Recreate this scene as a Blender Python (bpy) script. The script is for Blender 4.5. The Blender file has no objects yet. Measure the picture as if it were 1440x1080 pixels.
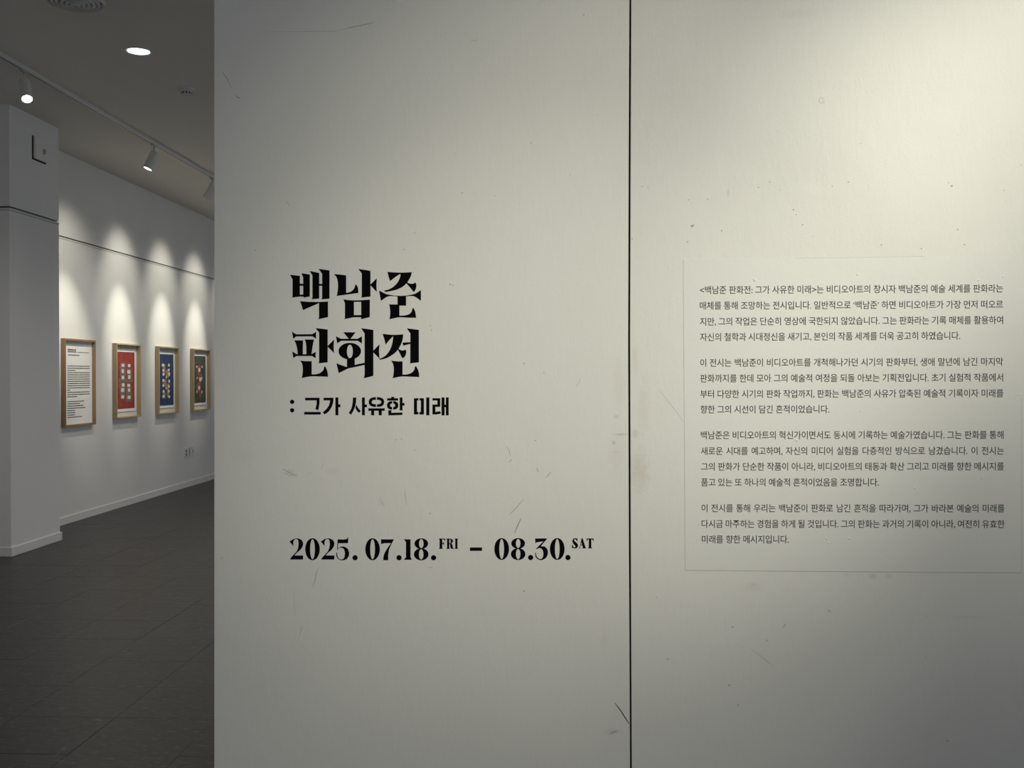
import bpy, bmesh, math, random
from mathutils import Vector, Matrix
from mathutils.geometry import tessellate_polygon

S = bpy.context.scene
COL = S.collection
random.seed(4)

# ------------------------------------------------------------------ camera, world, lights, exposure
F = 1456.0                      # focal length in photo pixels (1440 wide)
EYE = 1.53                      # camera height
PITCH = math.atan(13 / F)       # looking very slightly down
HC = 3.80                       # ceiling height
YP = 3.04                       # distance of the left partition panel

cam_d = bpy.data.cameras.new('camera')
cam_d.sensor_width = 36; cam_d.lens = 36 * F / 1440
cam_d.clip_start = 0.05; cam_d.clip_end = 100
cam = bpy.data.objects.new('camera', cam_d); COL.objects.link(cam)
cam.location = (0, 0, EYE); cam.rotation_euler = (math.pi / 2 - PITCH, 0, 0)
S.camera = cam

w = bpy.data.worlds.new('world'); S.world = w; w.use_nodes = True
w.node_tree.nodes['Background'].inputs[0].default_value = (0.87, 0.915, 1.0, 1)
w.node_tree.nodes['Background'].inputs[1].default_value = 0.81

S.view_settings.view_transform = 'Standard'; S.view_settings.look = 'None'
S.view_settings.gamma = 1; S.view_settings.use_curve_mapping = False
S.view_settings.exposure = 0.0
S.cycles.max_bounces = 8; S.cycles.diffuse_bounces = 5
S.cycles.sample_clamp_indirect = 4

def spot(name, loc, target, power, size, blend, color, radius=0.03, parent=None):
    d = bpy.data.lights.new(name, 'SPOT'); d.energy = power; d.spot_size = math.radians(size)
    d.spot_blend = blend; d.color = color; d.shadow_soft_size = radius
    o = bpy.data.objects.new(name, d); COL.objects.link(o); o.location = loc
    o.rotation_euler = (Vector(target) - Vector(loc)).to_track_quat('-Z', 'Y').to_euler()
    if parent: o.parent = parent
    return o

WARM = (1.0, 0.965, 0.81); NEUT = (1.0, 0.95, 0.82); COOL = (1.0, 0.95, 0.88)
# track spots of the entrance side (their fixtures are built further down)
KEYS = [((2.183, 1.149, 3.456), (1.578, 3.04, 2.121), 198, 48.9, 1.0, WARM),
        ((0.959, -0.330, 3.567), (0.059, 3.04, 1.067), 180, 35.7, 1.0, WARM),
        ((2.561, -0.923, 3.40), (0.396, 3.04, 1.901), 430, 30.5, 1.0, WARM)]
for i, k in enumerate(KEYS): spot('key_spot', *k, radius=0.04)

# ------------------------------------------------------------------ photo measurement -> plane positions
cp, sp = math.cos(PITCH), math.sin(PITCH)
def ray(u, v):
    x = (u - 720) / F; z = -(v - 540) / F
    return Vector((x, cp + z * sp, z * cp - sp))
O = Vector((0, 0, EYE))
def on_plane(u, v, p, n):
    r = ray(u, v); n = Vector(n)
    return O + r * ((Vector(p) - O).dot(n) / r.dot(n))
def floor_at(u, v): return on_plane(u, v, (0, 0, 0), (0, 0, 1))
def ceil_at(u, v, h=HC): return on_plane(u, v, (0, 0, h), (0, 0, 1))
TA = 63 / F                                    # the far wall runs a little to the right as it recedes
WD = Vector((TA, 1, 0)).normalized()           # along the wall
WN = Vector((WD.y, -WD.x, 0))                  # wall normal, into the room (+x)
W0 = floor_at(86, 738.6)
def wall_at(u, v, t=0.0): return on_plane(u, v, W0 + WN * t, WN)
def wall_pt(s, t, z):                          # s along the wall (0 at W0), t off the wall
    p = W0 + WD * s + WN * t; return Vector((p.x, p.y, z))
def wall_s(p): return (Vector(p) - W0).dot(WD)
ANG = math.atan(TA)                            # rotation of the wall frame about z (clockwise)
SEAM = on_plane(885.4, 540, (0, YP, 0), (0, 1, 0))
RA = math.radians(2.6)
RN = Vector((math.sin(RA), math.cos(RA), 0))   # right panel plane normal (pointing away)
def left_at(u, v, t=0.0): return on_plane(u, v, (0, YP - t, 0), (0, 1, 0))
def right_at(u, v, t=0.0): return on_plane(u, v, Vector((SEAM.x, YP, 0)) - RN * t, RN)

# ------------------------------------------------------------------ materials
def mat(name, col, rough=0.6, metal=0.0, emit=None, es=0, spec=0.5):
    m = bpy.data.materials.new(name); m.use_nodes = True
    b = m.node_tree.nodes['Principled BSDF']
    b.inputs['Base Color'].default_value = (*col, 1); b.inputs['Roughness'].default_value = rough
    b.inputs['Metallic'].default_value = metal; b.inputs['Specular IOR Level'].default_value = spec
    if emit: b.inputs['Emission Color'].default_value = (*emit, 1); b.inputs['Emission Strength'].default_value = es
    return m
def nodes(m): return m.node_tree.nodes, m.node_tree.links, m.node_tree.nodes['Principled BSDF']
def add_noise(N, L, co, scale, detail=2, rough=0.5, stretch=None, rot=None):
    if stretch or rot:
        mp = N.new('ShaderNodeMapping'); L.new(co, mp.inputs[0])
        if stretch: mp.inputs['Scale'].default_value = stretch
        if rot: mp.inputs['Rotation'].default_value = rot
        co = mp.outputs[0]
    n = N.new('ShaderNodeTexNoise'); L.new(co, n.inputs['Vector'])
    n.inputs['Scale'].default_value = scale; n.inputs['Detail'].default_value = detail
    n.inputs['Roughness'].default_value = rough
    return n.outputs['Fac']
def varied(name, col, amount, scale, rough=0.6, bump=0.0, bscale=200, stretch=None, spec=0.5, bdist=0.001, rot=None):
    m = mat(name, col, rough, spec=spec); N, L, b = nodes(m)
    co = N.new('ShaderNodeTexCoord').outputs['Object']
    f = add_noise(N, L, co, scale, 4, 0.6, stretch, rot)
    r = N.new('ShaderNodeMapRange'); L.new(f, r.inputs[0])
    r.inputs[1].default_value = 0.3; r.inputs[2].default_value = 0.7
    r.inputs[3].default_value = 1 - amount; r.inputs[4].default_value = 1 + amount
    mx = N.new('ShaderNodeVectorMath'); mx.operation = 'SCALE'; mx.inputs[0].default_value = col
    L.new(r.outputs[0], mx.inputs['Scale']); L.new(mx.outputs[0], b.inputs['Base Color'])
    if bump:
        g = add_noise(N, L, co, bscale, 3, 0.6, stretch, rot)
        bp = N.new('ShaderNodeBump'); bp.inputs['Strength'].default_value = bump; bp.inputs['Distance'].default_value = bdist
        L.new(g, bp.inputs['Height']); L.new(bp.outputs[0], b.inputs['Normal'])
    return m

M = {}
M['wall'] = varied('painted_wall', (0.74, 0.735, 0.71), 0.02, 1.5, 0.6, 0.25, 60)
M['ceiling'] = varied('ceiling_paint', (0.78, 0.75, 0.68), 0.02, 0.8, 0.8)
M['base'] = varied('skirting_paint', (0.74, 0.73, 0.69), 0.03, 3, 0.45)
M['white_metal'] = mat('white_metal', (0.62, 0.62, 0.60), 0.4)
M['grey_metal'] = mat('grey_metal', (0.42, 0.42, 0.41), 0.45)
M['dark'] = mat('dark_gap', (0.015, 0.015, 0.015), 0.8)
M['black'] = varied('black_vinyl', (0.002, 0.002, 0.0023), 0.1, 40, 0.75, spec=0.06)
M['ink'] = mat('body_ink', (0.03, 0.03, 0.034), 0.6, spec=0.3)
M['oak'] = varied('pale_oak', (0.47, 0.36, 0.21), 0.16, 9, 0.5, 0.15, 60, (1, 1, 0.12))
M['walnut'] = varied('brown_oak', (0.30, 0.185, 0.10), 0.18, 9, 0.5, 0.15, 60, (1, 1, 0.12))
M['paper'] = varied('paper', (0.80, 0.80, 0.77), 0.02, 30, 0.8)
M['mount'] = varied('mount_board', (0.60, 0.58, 0.50), 0.02, 20, 0.85)
M['glass'] = mat('clear_tag', (0.55, 0.55, 0.53), 0.3)
M['plastic'] = mat('outlet_plastic', (0.70, 0.69, 0.65), 0.35)
M['lamp_white'] = mat('lamp_white', (1, 1, 1), 0.5, emit=(1, 0.97, 0.93), es=12)
M['lamp_cool'] = mat('lamp_cool', (1, 1, 1), 0.5, emit=(0.80, 0.95, 1.0), es=8)

def panel_paint(name, smudges, streaks=None):
    """matt wall paint: roller stipple, soft waves and the hand smudges that sit on it"""
    m = mat(name, (0.72, 0.715, 0.675), 0.55, spec=0.35); N, L, b = nodes(m)
    co = N.new('ShaderNodeTexCoord').outputs['Object']
    f = add_noise(N, L, co, 2.2, 5, 0.6)
    r = N.new('ShaderNodeMapRange'); L.new(f, r.inputs[0]); r.inputs[1].default_value = 0.25; r.inputs[2].default_value = 0.75
    r.inputs[3].default_value = 0.975; r.inputs[4].default_value = 1.02
    fac = r.outputs[0]
    mx = N.new('ShaderNodeVectorMath'); mx.operation = 'SCALE'; mx.inputs[0].default_value = (0.72, 0.715, 0.675)
    L.new(fac, mx.inputs['Scale']); out = mx.outputs[0]
    grain = add_noise(N, L, co, 55, 3, 0.7)
    for (p, rx, rz, rot, dark, colr) in smudges:
        s = N.new('ShaderNodeVectorMath'); s.operation = 'SUBTRACT'; L.new(co, s.inputs[0]); s.inputs[1].default_value = p
        mp = N.new('ShaderNodeMapping'); L.new(s.outputs[0], mp.inputs[0])
        mp.inputs['Rotation'].default_value = (0, math.radians(rot), 0)
        mp.inputs['Scale'].default_value = (1 / rx, 0, 1 / rz)
        ln = N.new('ShaderNodeVectorMath'); ln.operation = 'LENGTH'; L.new(mp.outputs[0], ln.inputs[0])
        ad = N.new('ShaderNodeMath'); ad.operation = 'ADD'; L.new(ln.outputs['Value'], ad.inputs[0]); L.new(grain, ad.inputs[1])
        mr = N.new('ShaderNodeMapRange'); mr.interpolation_type = 'SMOOTHSTEP'; L.new(ad.outputs[0], mr.inputs[0])
        mr.inputs[1].default_value = 0.55; mr.inputs[2].default_value = 1.45; mr.inputs[3].default_value = dark; mr.inputs[4].default_value = 0
        k = N.new('ShaderNodeMix'); k.data_type = 'RGBA'; L.new(mr.outputs[0], k.inputs[0])
        L.new(out, k.inputs[6]); k.inputs[7].default_value = (*colr, 1); out = k.outputs[2]
    L.new(out, b.inputs['Base Color'])
    fine = add_noise(N, L, co, 170, 4, 0.65)
    wide = add_noise(N, L, co, 14, 3, 0.6, (1, 1, 0.45))
    fib = add_noise(N, L, co, 60, 2, 0.6, (1, 1, 0.25), (0, 0.7, 0))
    b1 = N.new('ShaderNodeBump'); b1.inputs['Strength'].default_value = 0.6; b1.inputs['Distance'].default_value = 0.0007; L.new(fine, b1.inputs['Height'])
    b2 = N.new('ShaderNodeBump'); b2.inputs['Strength'].default_value = 0.7; b2.inputs['Distance'].default_value = 0.002
    L.new(wide, b2.inputs['Height']); L.new(b1.outputs[0], b2.inputs['Normal'])
    b3 = N.new('ShaderNodeBump'); b3.inputs['Strength'].default_value = 0.45; b3.inputs['Distance'].default_value = 0.0008
    L.new(fib, b3.inputs['Height']); L.new(b2.outputs[0], b3.inputs['Normal'])
    L.new(b3.outputs[0], b.inputs['Normal'])
    return m

# ------------------------------------------------------------------ object helpers
def props(o, label=None, cat=None, group=None, kind=None):
    if label: o['label'] = label
    if cat: o['category'] = cat
    if group: o['group'] = group
    if kind: o['kind'] = kind
    return o
def empty(name, loc, rz=0, **k):
    o = bpy.data.objects.new(name, None); COL.objects.link(o); o.location = loc
    o.rotation_euler = (0, 0, rz); o.empty_display_size = 0.1
    return props(o, **k)
def mesh_obj(name, verts, faces, m, parent=None, smooth=False, local=False, bevel=0):
    """verts in world space unless local=True"""
    me = bpy.data.meshes.new(name)
    if parent is not None and not local:
        mi = parent_world(parent).inverted(); verts = [mi @ Vector(v) for v in verts]
    me.from_pydata([tuple(v) for v in verts], [], faces); me.materials.append(m)
    bm = bmesh.new(); bm.from_mesh(me); bmesh.ops.recalc_face_normals(bm, faces=bm.faces); bm.to_mesh(me); bm.free()
    if smooth:
        for p in me.polygons: p.use_smooth = True
    o = bpy.data.objects.new(name, me); COL.objects.link(o)
    if parent is not None: o.parent = parent
    if bevel:
        b = o.modifiers.new('bevel', 'BEVEL'); b.width = bevel; b.segments = 2; b.limit_method = 'ANGLE'
    return o
def parent_world(p):
    m = Matrix.LocRotScale(p.location, p.rotation_euler, p.scale)
    return parent_world(p.parent) @ m if p.parent else m
BOXF = [(0, 1, 2, 3), (7, 6, 5, 4), (0, 4, 5, 1), (1, 5, 6, 2), (2, 6, 7, 3), (3, 7, 4, 0)]
class MB:
    def __init__(s): s.v = []; s.f = []
    def add(s, v, f): n = len(s.v); s.v += [Vector(x) for x in v]; s.f += [tuple(i + n for i in q) for q in f]; return s
    def box(s, a, b):
        x0, y0, z0 = a; x1, y1, z1 = b
        return s.add([(x0, y0, z0), (x1, y0, z0), (x1, y1, z0), (x0, y1, z0), (x0, y0, z1), (x1, y0, z1), (x1, y1, z1), (x0, y1, z1)], BOXF)
    def lathe(s, prof, n=32, mtx=None, closed=False):
        v = []; f = []
        for r, z in prof:
            for i in range(n):
                a = 2 * math.pi * i / n; p = Vector((r * math.cos(a), r * math.sin(a), z)); v.append(mtx @ p if mtx else p)
        k = len(prof)
        for j in range(k if closed else k - 1):
            j2 = (j + 1) % k
            for i in range(n): f.append((j * n + i, j * n + (i + 1) % n, j2 * n + (i + 1) % n, j2 * n + i))
        return s.add(v, f)
    def obj(s, name, m, parent=None, **k): return mesh_obj(name, s.v, s.f, m, parent, **k)
def wall_box(mb, s0, s1, t0, t1, z0, z1):
    c = [wall_pt(a, b, z) for z in (z0, z1) for a, b in ((s0, t0), (s1, t0), (s1, t1), (s0, t1))]
    return mb.add(c, BOXF)
def tree_copy(o, parent=None):
    c = o.copy(); COL.objects.link(c); c.parent = parent
    for ch in list(o.children): tree_copy(ch, c)
    return c

# ------------------------------------------------------------------ the room
SN, SF = -15.0, 11.0                           # wall extent along its own direction
MB().box((-6.2, -5, -0.12), (5.0, 22.5, -0.004)).obj('floor', varied('floor_screed', (0.045, 0.043, 0.04), 0.1, 3, 0.5))
floor = bpy.data.objects['floor']; props(floor, kind='structure')
props(MB().box((-6.2, -5, HC), (5.0, 22.5, HC + 0.12)).obj('ceiling', M['ceiling']), kind='structure')
RAILZ = 2.945
wl = MB(); wall_box(wl, SN, SF, -0.15, 0, 0, RAILZ - 0.034); wall_box(wl, SN, SF, -0.15, 0, RAILZ, HC)
props(wl.obj('wall_left', M['wall']), kind='structure')
g = MB(); wall_box(g, SN, SF, -0.03, -0.018, RAILZ - 0.034, RAILZ)
rail = MB(); wall_box(rail, SN, SF, -0.018, 0.002, RAILZ - 0.032, RAILZ - 0.013)
t1 = props(rail.obj('trim_1', M['white_metal']), kind='structure')
g.obj('groove', M['dark'], t1)
pr = [(0, 0), (0.014, 0), (0.014, 0.072), (0.011, 0.078), (0, 0.078)]
def baseboard(name, s0, s1):
    n = len(pr); v = [wall_pt(s, t, z) for s in (s0, s1) for t, z in pr]
    f = [tuple(range(n)), tuple(range(n, 2 * n))] + [(i, (i + 1) % n, n + (i + 1) % n, n + i) for i in range(n)]
    return props(mesh_obj(name, v, f, M['base']), kind='structure')
baseboard('baseboard_left', SN, SF)
props(MB().box((-6.2, 21.0, 0), (5.0, 21.15, HC)).obj('wall_back', M['wall']), kind='structure')
wr = MB().box((4.2, -5, 0), (4.35, 5.2, HC)).box((4.2, 19.6, 0), (4.35, 21.0, HC)).box((4.2, 5.2, 0), (4.35, 19.6, 0.5)).box((4.2, 5.2, 3.3), (4.35, 19.6, HC))
props(wr.obj('wall_right', M['wall']), kind='structure')
wf = MB().box((4.24, 5.2, 0.5), (4.31, 19.6, 0.56)).box((4.24, 5.2, 3.24), (4.31, 19.6, 3.3))  # unseen window and its opening, added so daylight brightens the hall
for k_ in range(9): wf.box((4.24, 5.2 + k_ * 1.7925, 0.56), (4.31, 5.26 + k_ * 1.7925, 3.24))
props(wf.obj('added_window_1', M['grey_metal']), kind='structure')

# pillar standing out of the far wall
pc = floor_at(16.8, 783.2); pf = floor_at(88.3, 759.5)
s0, tp = wall_s(pc), (pc - W0).dot(WN) - 0.014
s1 = wall_s(pf); s0 += 0.014; s1 -= 0.014
pil = MB(); wall_box(pil, s0, s1, 0, tp, 0, RAILZ - 0.034); wall_box(pil, s0, s1, 0, tp, RAILZ, HC)
pil = props(pil.obj('pillar', M['wall'], bevel=0.003), kind='structure')
q = MB(); wall_box(q, s0 + 0.018, s1 - 0.018, 0, tp - 0.018, RAILZ - 0.034, RAILZ); q.obj('groove', M['dark'], pil)
q = MB(); wall_box(q, s0 - 0.002, s1 + 0.002, 0, tp + 0.002, RAILZ - 0.032, RAILZ - 0.013); q.obj('hanging_rail', M['white_metal'], pil)
q = MB(); wall_box(q, s0 - 0.014, s1 + 0.014, 0, tp + 0.014, 0, 0.078); q.obj('skirting', M['base'], pil, bevel=0.004)

# ------------------------------------------------------------------ floor tiles
def tile_material():
    m = mat('vinyl_tile', (0.05, 0.05, 0.05), 0.42, spec=0.36); N, L, b = nodes(m)
    g_ = N.new('ShaderNodeNewGeometry').outputs['Position']
    oi = N.new('ShaderNodeObjectInfo')
    fl = add_noise(N, L, g_, 48, 4, 0.7, (0.45, 1.0, 1))
    sp_ = add_noise(N, L, g_, 16, 5, 0.8, (0.35, 1.0, 1))
    wide = add_noise(N, L, g_, 1.1, 2, 0.5)
    cr = N.new('ShaderNodeValToRGB'); L.new(fl, cr.inputs[0])
    cr.color_ramp.elements[0].position = 0.36; cr.color_ramp.elements[0].color = (0.022, 0.0212, 0.0205, 1)
    cr.color_ramp.elements[1].position = 0.74; cr.color_ramp.elements[1].color = (0.17, 0.163, 0.15, 1)
    e = cr.color_ramp.elements.new(0.58); e.color = (0.036, 0.0345, 0.0325, 1)
    mr = N.new('ShaderNodeMapRange'); L.new(sp_, mr.inputs[0]); mr.inputs[1].default_value = 0.3; mr.inputs[2].default_value = 0.7
    mr.inputs[3].default_value = 0.8; mr.inputs[4].default_value = 1.15
    sc = N.new('ShaderNodeVectorMath'); sc.operation = 'SCALE'; L.new(cr.outputs[0], sc.inputs[0]); L.new(mr.outputs[0], sc.inputs['Scale'])
    hv = N.new('ShaderNodeMapRange'); L.new(wide, hv.inputs[0]); hv.inputs[1].default_value = 0.4; hv.inputs[2].default_value = 0.62
    k = N.new('ShaderNodeMix'); k.data_type = 'RGBA'; L.new(hv.outputs[0], k.inputs[0]); k.inputs[6].default_value = (1.06, 0.99, 0.92, 1); k.inputs[7].default_value = (0.95, 0.99, 1.04, 1)
    mu = N.new('ShaderNodeVectorMath'); mu.operation = 'MULTIPLY'; L.new(sc.outputs[0], mu.inputs[0]); L.new(k.outputs[2], mu.inputs[1])
    tv = N.new('ShaderNodeMapRange'); L.new(oi.outputs['Random'], tv.inputs[0]); tv.inputs[3].default_value = 0.93; tv.inputs[4].default_value = 1.07
    s2 = N.new('ShaderNodeVectorMath'); s2.operation = 'SCALE'; L.new(mu.outputs[0], s2.inputs[0]); L.new(tv.outputs[0], s2.inputs['Scale'])
    L.new(s2.outputs[0], b.inputs['Base Color'])
    rr = N.new('ShaderNodeMapRange'); L.new(sp_, rr.inputs[0]); rr.inputs[3].default_value = 0.28; rr.inputs[4].default_value = 0.5; L.new(rr.outputs[0], b.inputs['Roughness'])
    bp = N.new('ShaderNodeBump'); bp.inputs['Strength'].default_value = 0.35; bp.inputs['Distance'].default_value = 0.0012
    L.new(fl, bp.inputs['Height']); L.new(bp.outputs[0], b.inputs['Normal'])
    return m
M['tile'] = tile_material()
TS = 0.45
g0 = floor_at(95.6, 1061)
def tile_mesh(h):
    a = TS / 2 - 0.0003; c = a - 0.0010; v = [(x, y, z) for z, k in ((-h, a), (-0.0006, a), (0, c)) for x, y in ((-k, -k), (k, -k), (k, k), (-k, k))]
    f = [(8, 9, 10, 11)] + [(j * 4 + i, j * 4 + (i + 1) % 4, (j + 1) * 4 + (i + 1) % 4, (j + 1) * 4 + i) for j in (0, 1) for i in range(4)]
    me = bpy.data.meshes.new('tile'); me.from_pydata(v, [], f); me.materials.append(M['tile']); return me
tme = tile_mesh(0.004)
sg, tg = wall_s(g0), (g0 - W0).dot(WN)
rest = MB(); ntile = 0
for i in range(-18, 46):
    for j in range(-26, 16):
        s_ = sg + (i + 0.5) * TS; t_ = tg + (j + 0.5) * TS
        if t_ < TS * -0.5 + 0.02 or t_ > 9.0: continue
        p = wall_pt(s_, t_, 0)
        if p.y > 20.7: continue
        uc = 720 + F * p.x / max(p.y, 0.5)
        vis = 3.6 < p.y < 12.5 and uc < 300 + 420 / p.y and uc > -60 - 300 / p.y
        dz = random.uniform(-0.0004, 0.0004)
        cut = t_ - TS / 2 < 0
        if vis:
            o = bpy.data.objects.new('tile', tme); COL.objects.link(o); o.parent = floor
            o.location = (p.x, p.y, dz); o.rotation_euler = (random.uniform(-.001, .001), random.uniform(-.001, .001), -ANG); ntile += 1
        else:
            a = TS / 2 - 0.0004
            rest.add([wall_pt(s_ + x * a, t_ + y * a, dz) for x, y in ((-1, -1), (1, -1), (1, 1), (-1, 1))], [(0, 1, 2, 3)])
props(rest.obj('tiles', M['tile'], floor), kind='stuff')
print('tiles', ntile)

# ------------------------------------------------------------------ partition panels
def panel(name, at, edge0, edge1, label, m):
    """board with the slightly bowed edges of the photograph; edges are (v, u) lists from top to bottom"""
    def eu(e, v):
        if v <= e[0][0]: return e[0][1]
        for (a, ua), (b_, ub) in zip(e, e[1:]):
            if v <= b_: return ua + (ub - ua) * (v - a) / (b_ - a)
        return e[-1][1]
    vs = sorted(set([-540, 1245] + [v for v, _ in edge0 + edge1]))
    P = []
    for v in vs:
        a, b_ = at(eu(edge0, v), v), at(eu(edge1, v), v)
        P.append((a, b_))
    P[0] = tuple(Vector((p.x, p.y, HC - 0.01)) for p in P[0]); P[-1] = tuple(Vector((p.x, p.y, 0.0)) for p in P[-1])
    n = RN if at is right_at else Vector((0, 1, 0))
    V = []; Fc = []
    for a, b_ in P: V += [a, b_, b_ + n * 0.1, a + n * 0.1]
    for i in range(len(P) - 1):
        k = i * 4
        for j in range(4): Fc.append((k + j, k + (j + 1) % 4, k + 4 + (j + 1) % 4, k + 4 + j))
    k = (len(P) - 1) * 4; Fc += [(0, 1, 2, 3), (k, k + 1, k + 2, k + 3)]
    o = mesh_obj(name, V, Fc, m)
    b = o.modifiers.new('bevel', 'BEVEL'); b.width = 0.0012; b.segments = 2; b.limit_method = 'ANGLE'; b.angle_limit = math.radians(40)
    return props(o, label=label, cat='panel', group='white partition panels')
PXM = YP / F     # metres per photo pixel on the panels
def sm(at, u, v, ru, rv, rot=0, dark=0.2, col=(0.38, 0.37, 0.35)):
    return (tuple(at(u, v)), ru * PXM, rv * PXM, rot, dark, col)
BR = (0.42, 0.34, 0.25)
smL = [sm(left_at, *a) for a in [(408, 663, 15, 6, 8, .22), (466, 662, 14, 8, 0, .13), (867, 586, 7, 4, 0, .28, BR), (872, 611, 16, 2.6, 0, .45),
       (863.5, 622.6, 4.5, 4, 0, .42), (866, 636, 9, 3, 0, .26), (862, 1029, 20, 7, 20, .25), (870, 540, 14, 60, 0, .10, BR), (868, 640, 22, 60, 0, .10, BR),
       (667, 57, 9, 2, 0, .3), (605, 798, 6, 1.6, -10, .45), (312, 785, 3, 3, 0, .4), (535, 707, 9, 9, 0, .12), (342, 640, 26, 18, -30, .09), (850, 900, 8, 22, 20, .08)]]
smR = [sm(right_at, *a) for a in [(899, 661, 22, 44, 0, .26, BR), (893, 610, 9, 9, 0, .32, BR), (893, 505, 8, 30, 0, .14, BR), (905, 570, 14, 60, 0, .12, BR), (1058, 826, 24, 12, 0, .16, (0.45, 0.33, 0.3)),
       (1228, 810.5, 9, 6, 0, .28, BR), (1250, 810, 9, 6, 0, .22, BR), (1024, 271, 2.4, 8, 5, .4), (1079, 900.5, 3, 2.4, 0, .7), (1143, 333, 4, 3, 0, .2), (1395, 345, 70, 18, 10, .08, (0.9, 0.88, 0.8)),
       (1120, 20, 48, 10, 0, .10), (1150, 265, 50, 12, 0, .12, (0.9, 0.88, 0.8)), (1190, 808, 8, 5, 0, .15, BR), (1360, 868, 50, 5, 3, .1)]]
M['panelL'] = panel_paint('panel_paint_left', smL); M['panelR'] = panel_paint('panel_paint_right', smR)
eL1 = [(0, 885.1), (240, 884.1), (480, 883.4), (760, 884.4), (900, 885.2), (1080, 886.1)]
eR0 = [(0, 887.7), (240, 886.7), (480, 886.0), (760, 887.0), (900, 887.6), (1080, 888.4)]
pL = panel('partition_panel', left_at, [(0, 301.2), (1080, 301.2)], eL1,
           'tall white partition panel carrying the big black exhibition title and dates', M['panelL'])
pR = panel('partition_panel', right_at, eR0, [(0, 1620), (1080, 1620)],
           'tall white partition panel right of the black seam, carrying the long text sheet', M['panelR'])
gk = MB().box((SEAM.x - 0.0034, YP + 0.008, 0), (SEAM.x + 0.0085, YP + 0.055, HC - 0.02))
gk.obj('seam_gasket', mat('gasket_black', (0.004, 0.004, 0.004), 0.9, spec=0.1), pL)

# ------------------------------------------------------------------ wear: scratches, nail holes
def mark_polys(mb, at, pts, wpx):
    """tapered groove-like sliver along pts (photo px)"""
    t = 0.0002
    n = len(pts); L_ = []; R_ = []
    for i, (u, v) in enumerate(pts):
        a = pts[max(i - 1, 0)]; c = pts[min(i + 1, n - 1)]
        dx, dy = c[0] - a[0], c[1] - a[1]; l = math.hypot(dx, dy) or 1
        k = wpx / 2 * (0.25 + 0.75 * math.sin(math.pi * (i + 0.35) / (n - 0.3)))
        L_.append(at(u - dy / l * k, v + dx / l * k, t)); R_.append(at(u + dy / l * k, v - dx / l * k, t))
    v = L_ + R_; mb.add(v, [(i, i + 1, n + i + 1, n + i) for i in range(n - 1)])
def dot(mb, at, u, v, r):
    k = 7; P = [at(u + r * (0.8 + 0.4 * random.random()) * math.cos(6.283 * i / k), v + r * math.sin(6.283 * i / k), 0.0002) for i in range(k)]
    mb.add(P, [tuple(range(k))])
def jag(a, b, n, amp):
    out = []
    for i in range(n + 1):
        t = i / n; out.append((a[0] + (b[0] - a[0]) * t + random.uniform(-amp, amp) * (0 < i < n), a[1] + (b[1] - a[1]) * t + random.uniform(-amp, amp) * (0 < i < n)))
    return out
M['mark'] = mat('faint_mark', (0.36, 0.36, 0.35), 0.8); M['mark2'] = mat('dark_mark', (0.05, 0.05, 0.05), 0.8); M['mark0'] = mat('pale_mark', (0.52, 0.52, 0.49), 0.8)
faint, pale, darkm = MB(), MB(), MB()
mark_polys(pale, left_at, [(367, 45), (420, 44.5), (473, 44), (487, 40), (500, 38)], 0.7)
mark_polys(faint, left_at, [(487, 40), (497, 37.5), (505, 36.5), (513, 34.5), (520, 33), (527, 31)], 1.1)
mark_polys(faint, left_at, [(312, 100), (319, 110), (325, 123)], 1.0); mark_polys(faint, left_at, [(332, 134), (334.5, 137), (338, 138)], 1.4)
mark_polys(pale, left_at, [(403, 283), (405, 286), (407, 290)], 1.2)
mark_polys(faint, left_at, jag((447.5, 799), (439, 827), 6, .8), 0.9); mark_polys(pale, left_at, jag((426, 879), (420, 897), 4, .5), 0.9)
mark_polys(pale, left_at, [(569, 688), (570, 700), (572, 710)], 1.1); mark_polys(pale, left_at, [(534, 701), (537, 706), (541, 712)], 1)
mark_polys(pale, left_at, [(384 + 30, 832), (414, 850), (415, 868)], .6)
mark_polys(faint, left_at, [(397, 659), (404, 663), (411, 667), (418, 668)], 1.1); mark_polys(pale, left_at, [(399, 665), (406, 668), (417, 670)], 1.3)
mark_polys(pale, left_at, [(433, 665), (438, 666)], .8); mark_polys(pale, left_at, [(455, 652), (453, 658), (452, 661)], .8)
mark_polys(faint, left_at, [(713, 628), (716, 634), (717.6, 642)], .7); mark_polys(faint, left_at, [(716, 650), (718, 648), (720, 646)], .9)
mark_polys(faint, left_at, [(767.6, 672), (771, 668), (775, 663.6)], .9); mark_polys(faint, left_at, [(716, 724), (726, 714), (735.7, 702.5)], 1.0)
mark_polys(faint, left_at, [(723.5, 749.7), (728, 739), (732.6, 729)], 1.8); mark_polys(faint, left_at, [(755, 658), (756, 662), (757, 664)], 1)
mark_polys(pale, left_at, [(810, 544), (815, 537), (816, 531)], .8); mark_polys(darkm, left_at, [(863.9, 987.8), (868, 993), (872.8, 999.4), (879, 1009), (883, 1015), (885, 1018.5)], 1.5)
mark_polys(faint, left_at, [(858, 1032), (863, 1029.5), (868, 1028)], 1.6)
for u, v, r in [(650, 271, .8), (696, 275, .7), (583, 327, .8), (568, 351, .8), (359, 352, .8), (556.5, 618.5, .8), (564.5, 617.6, .8), (583.5, 633, .8), (737, 511, 1), (765, 524, .8), (753, 619.5, .8),
                (821, 21, .8), (747, 201, .8), (802, 246, .7), (840, 162, .6), (605, 458, .8), (607, 464, .8), (633, 400, 1.1), (637, 401, .9), (605, 722, .9), (737, 831, 1.2)]: dot(faint, left_at, u, v, r)
faint.obj('scuff_marks', M['mark'], pL); pale.obj('pale_scuff_marks', M['mark0'], pL); darkm.obj('scratch', M['mark2'], pL)
for n_ in ('scuff_marks', 'pale_scuff_marks'): bpy.data.objects[n_]['kind'] = 'stuff'
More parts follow.
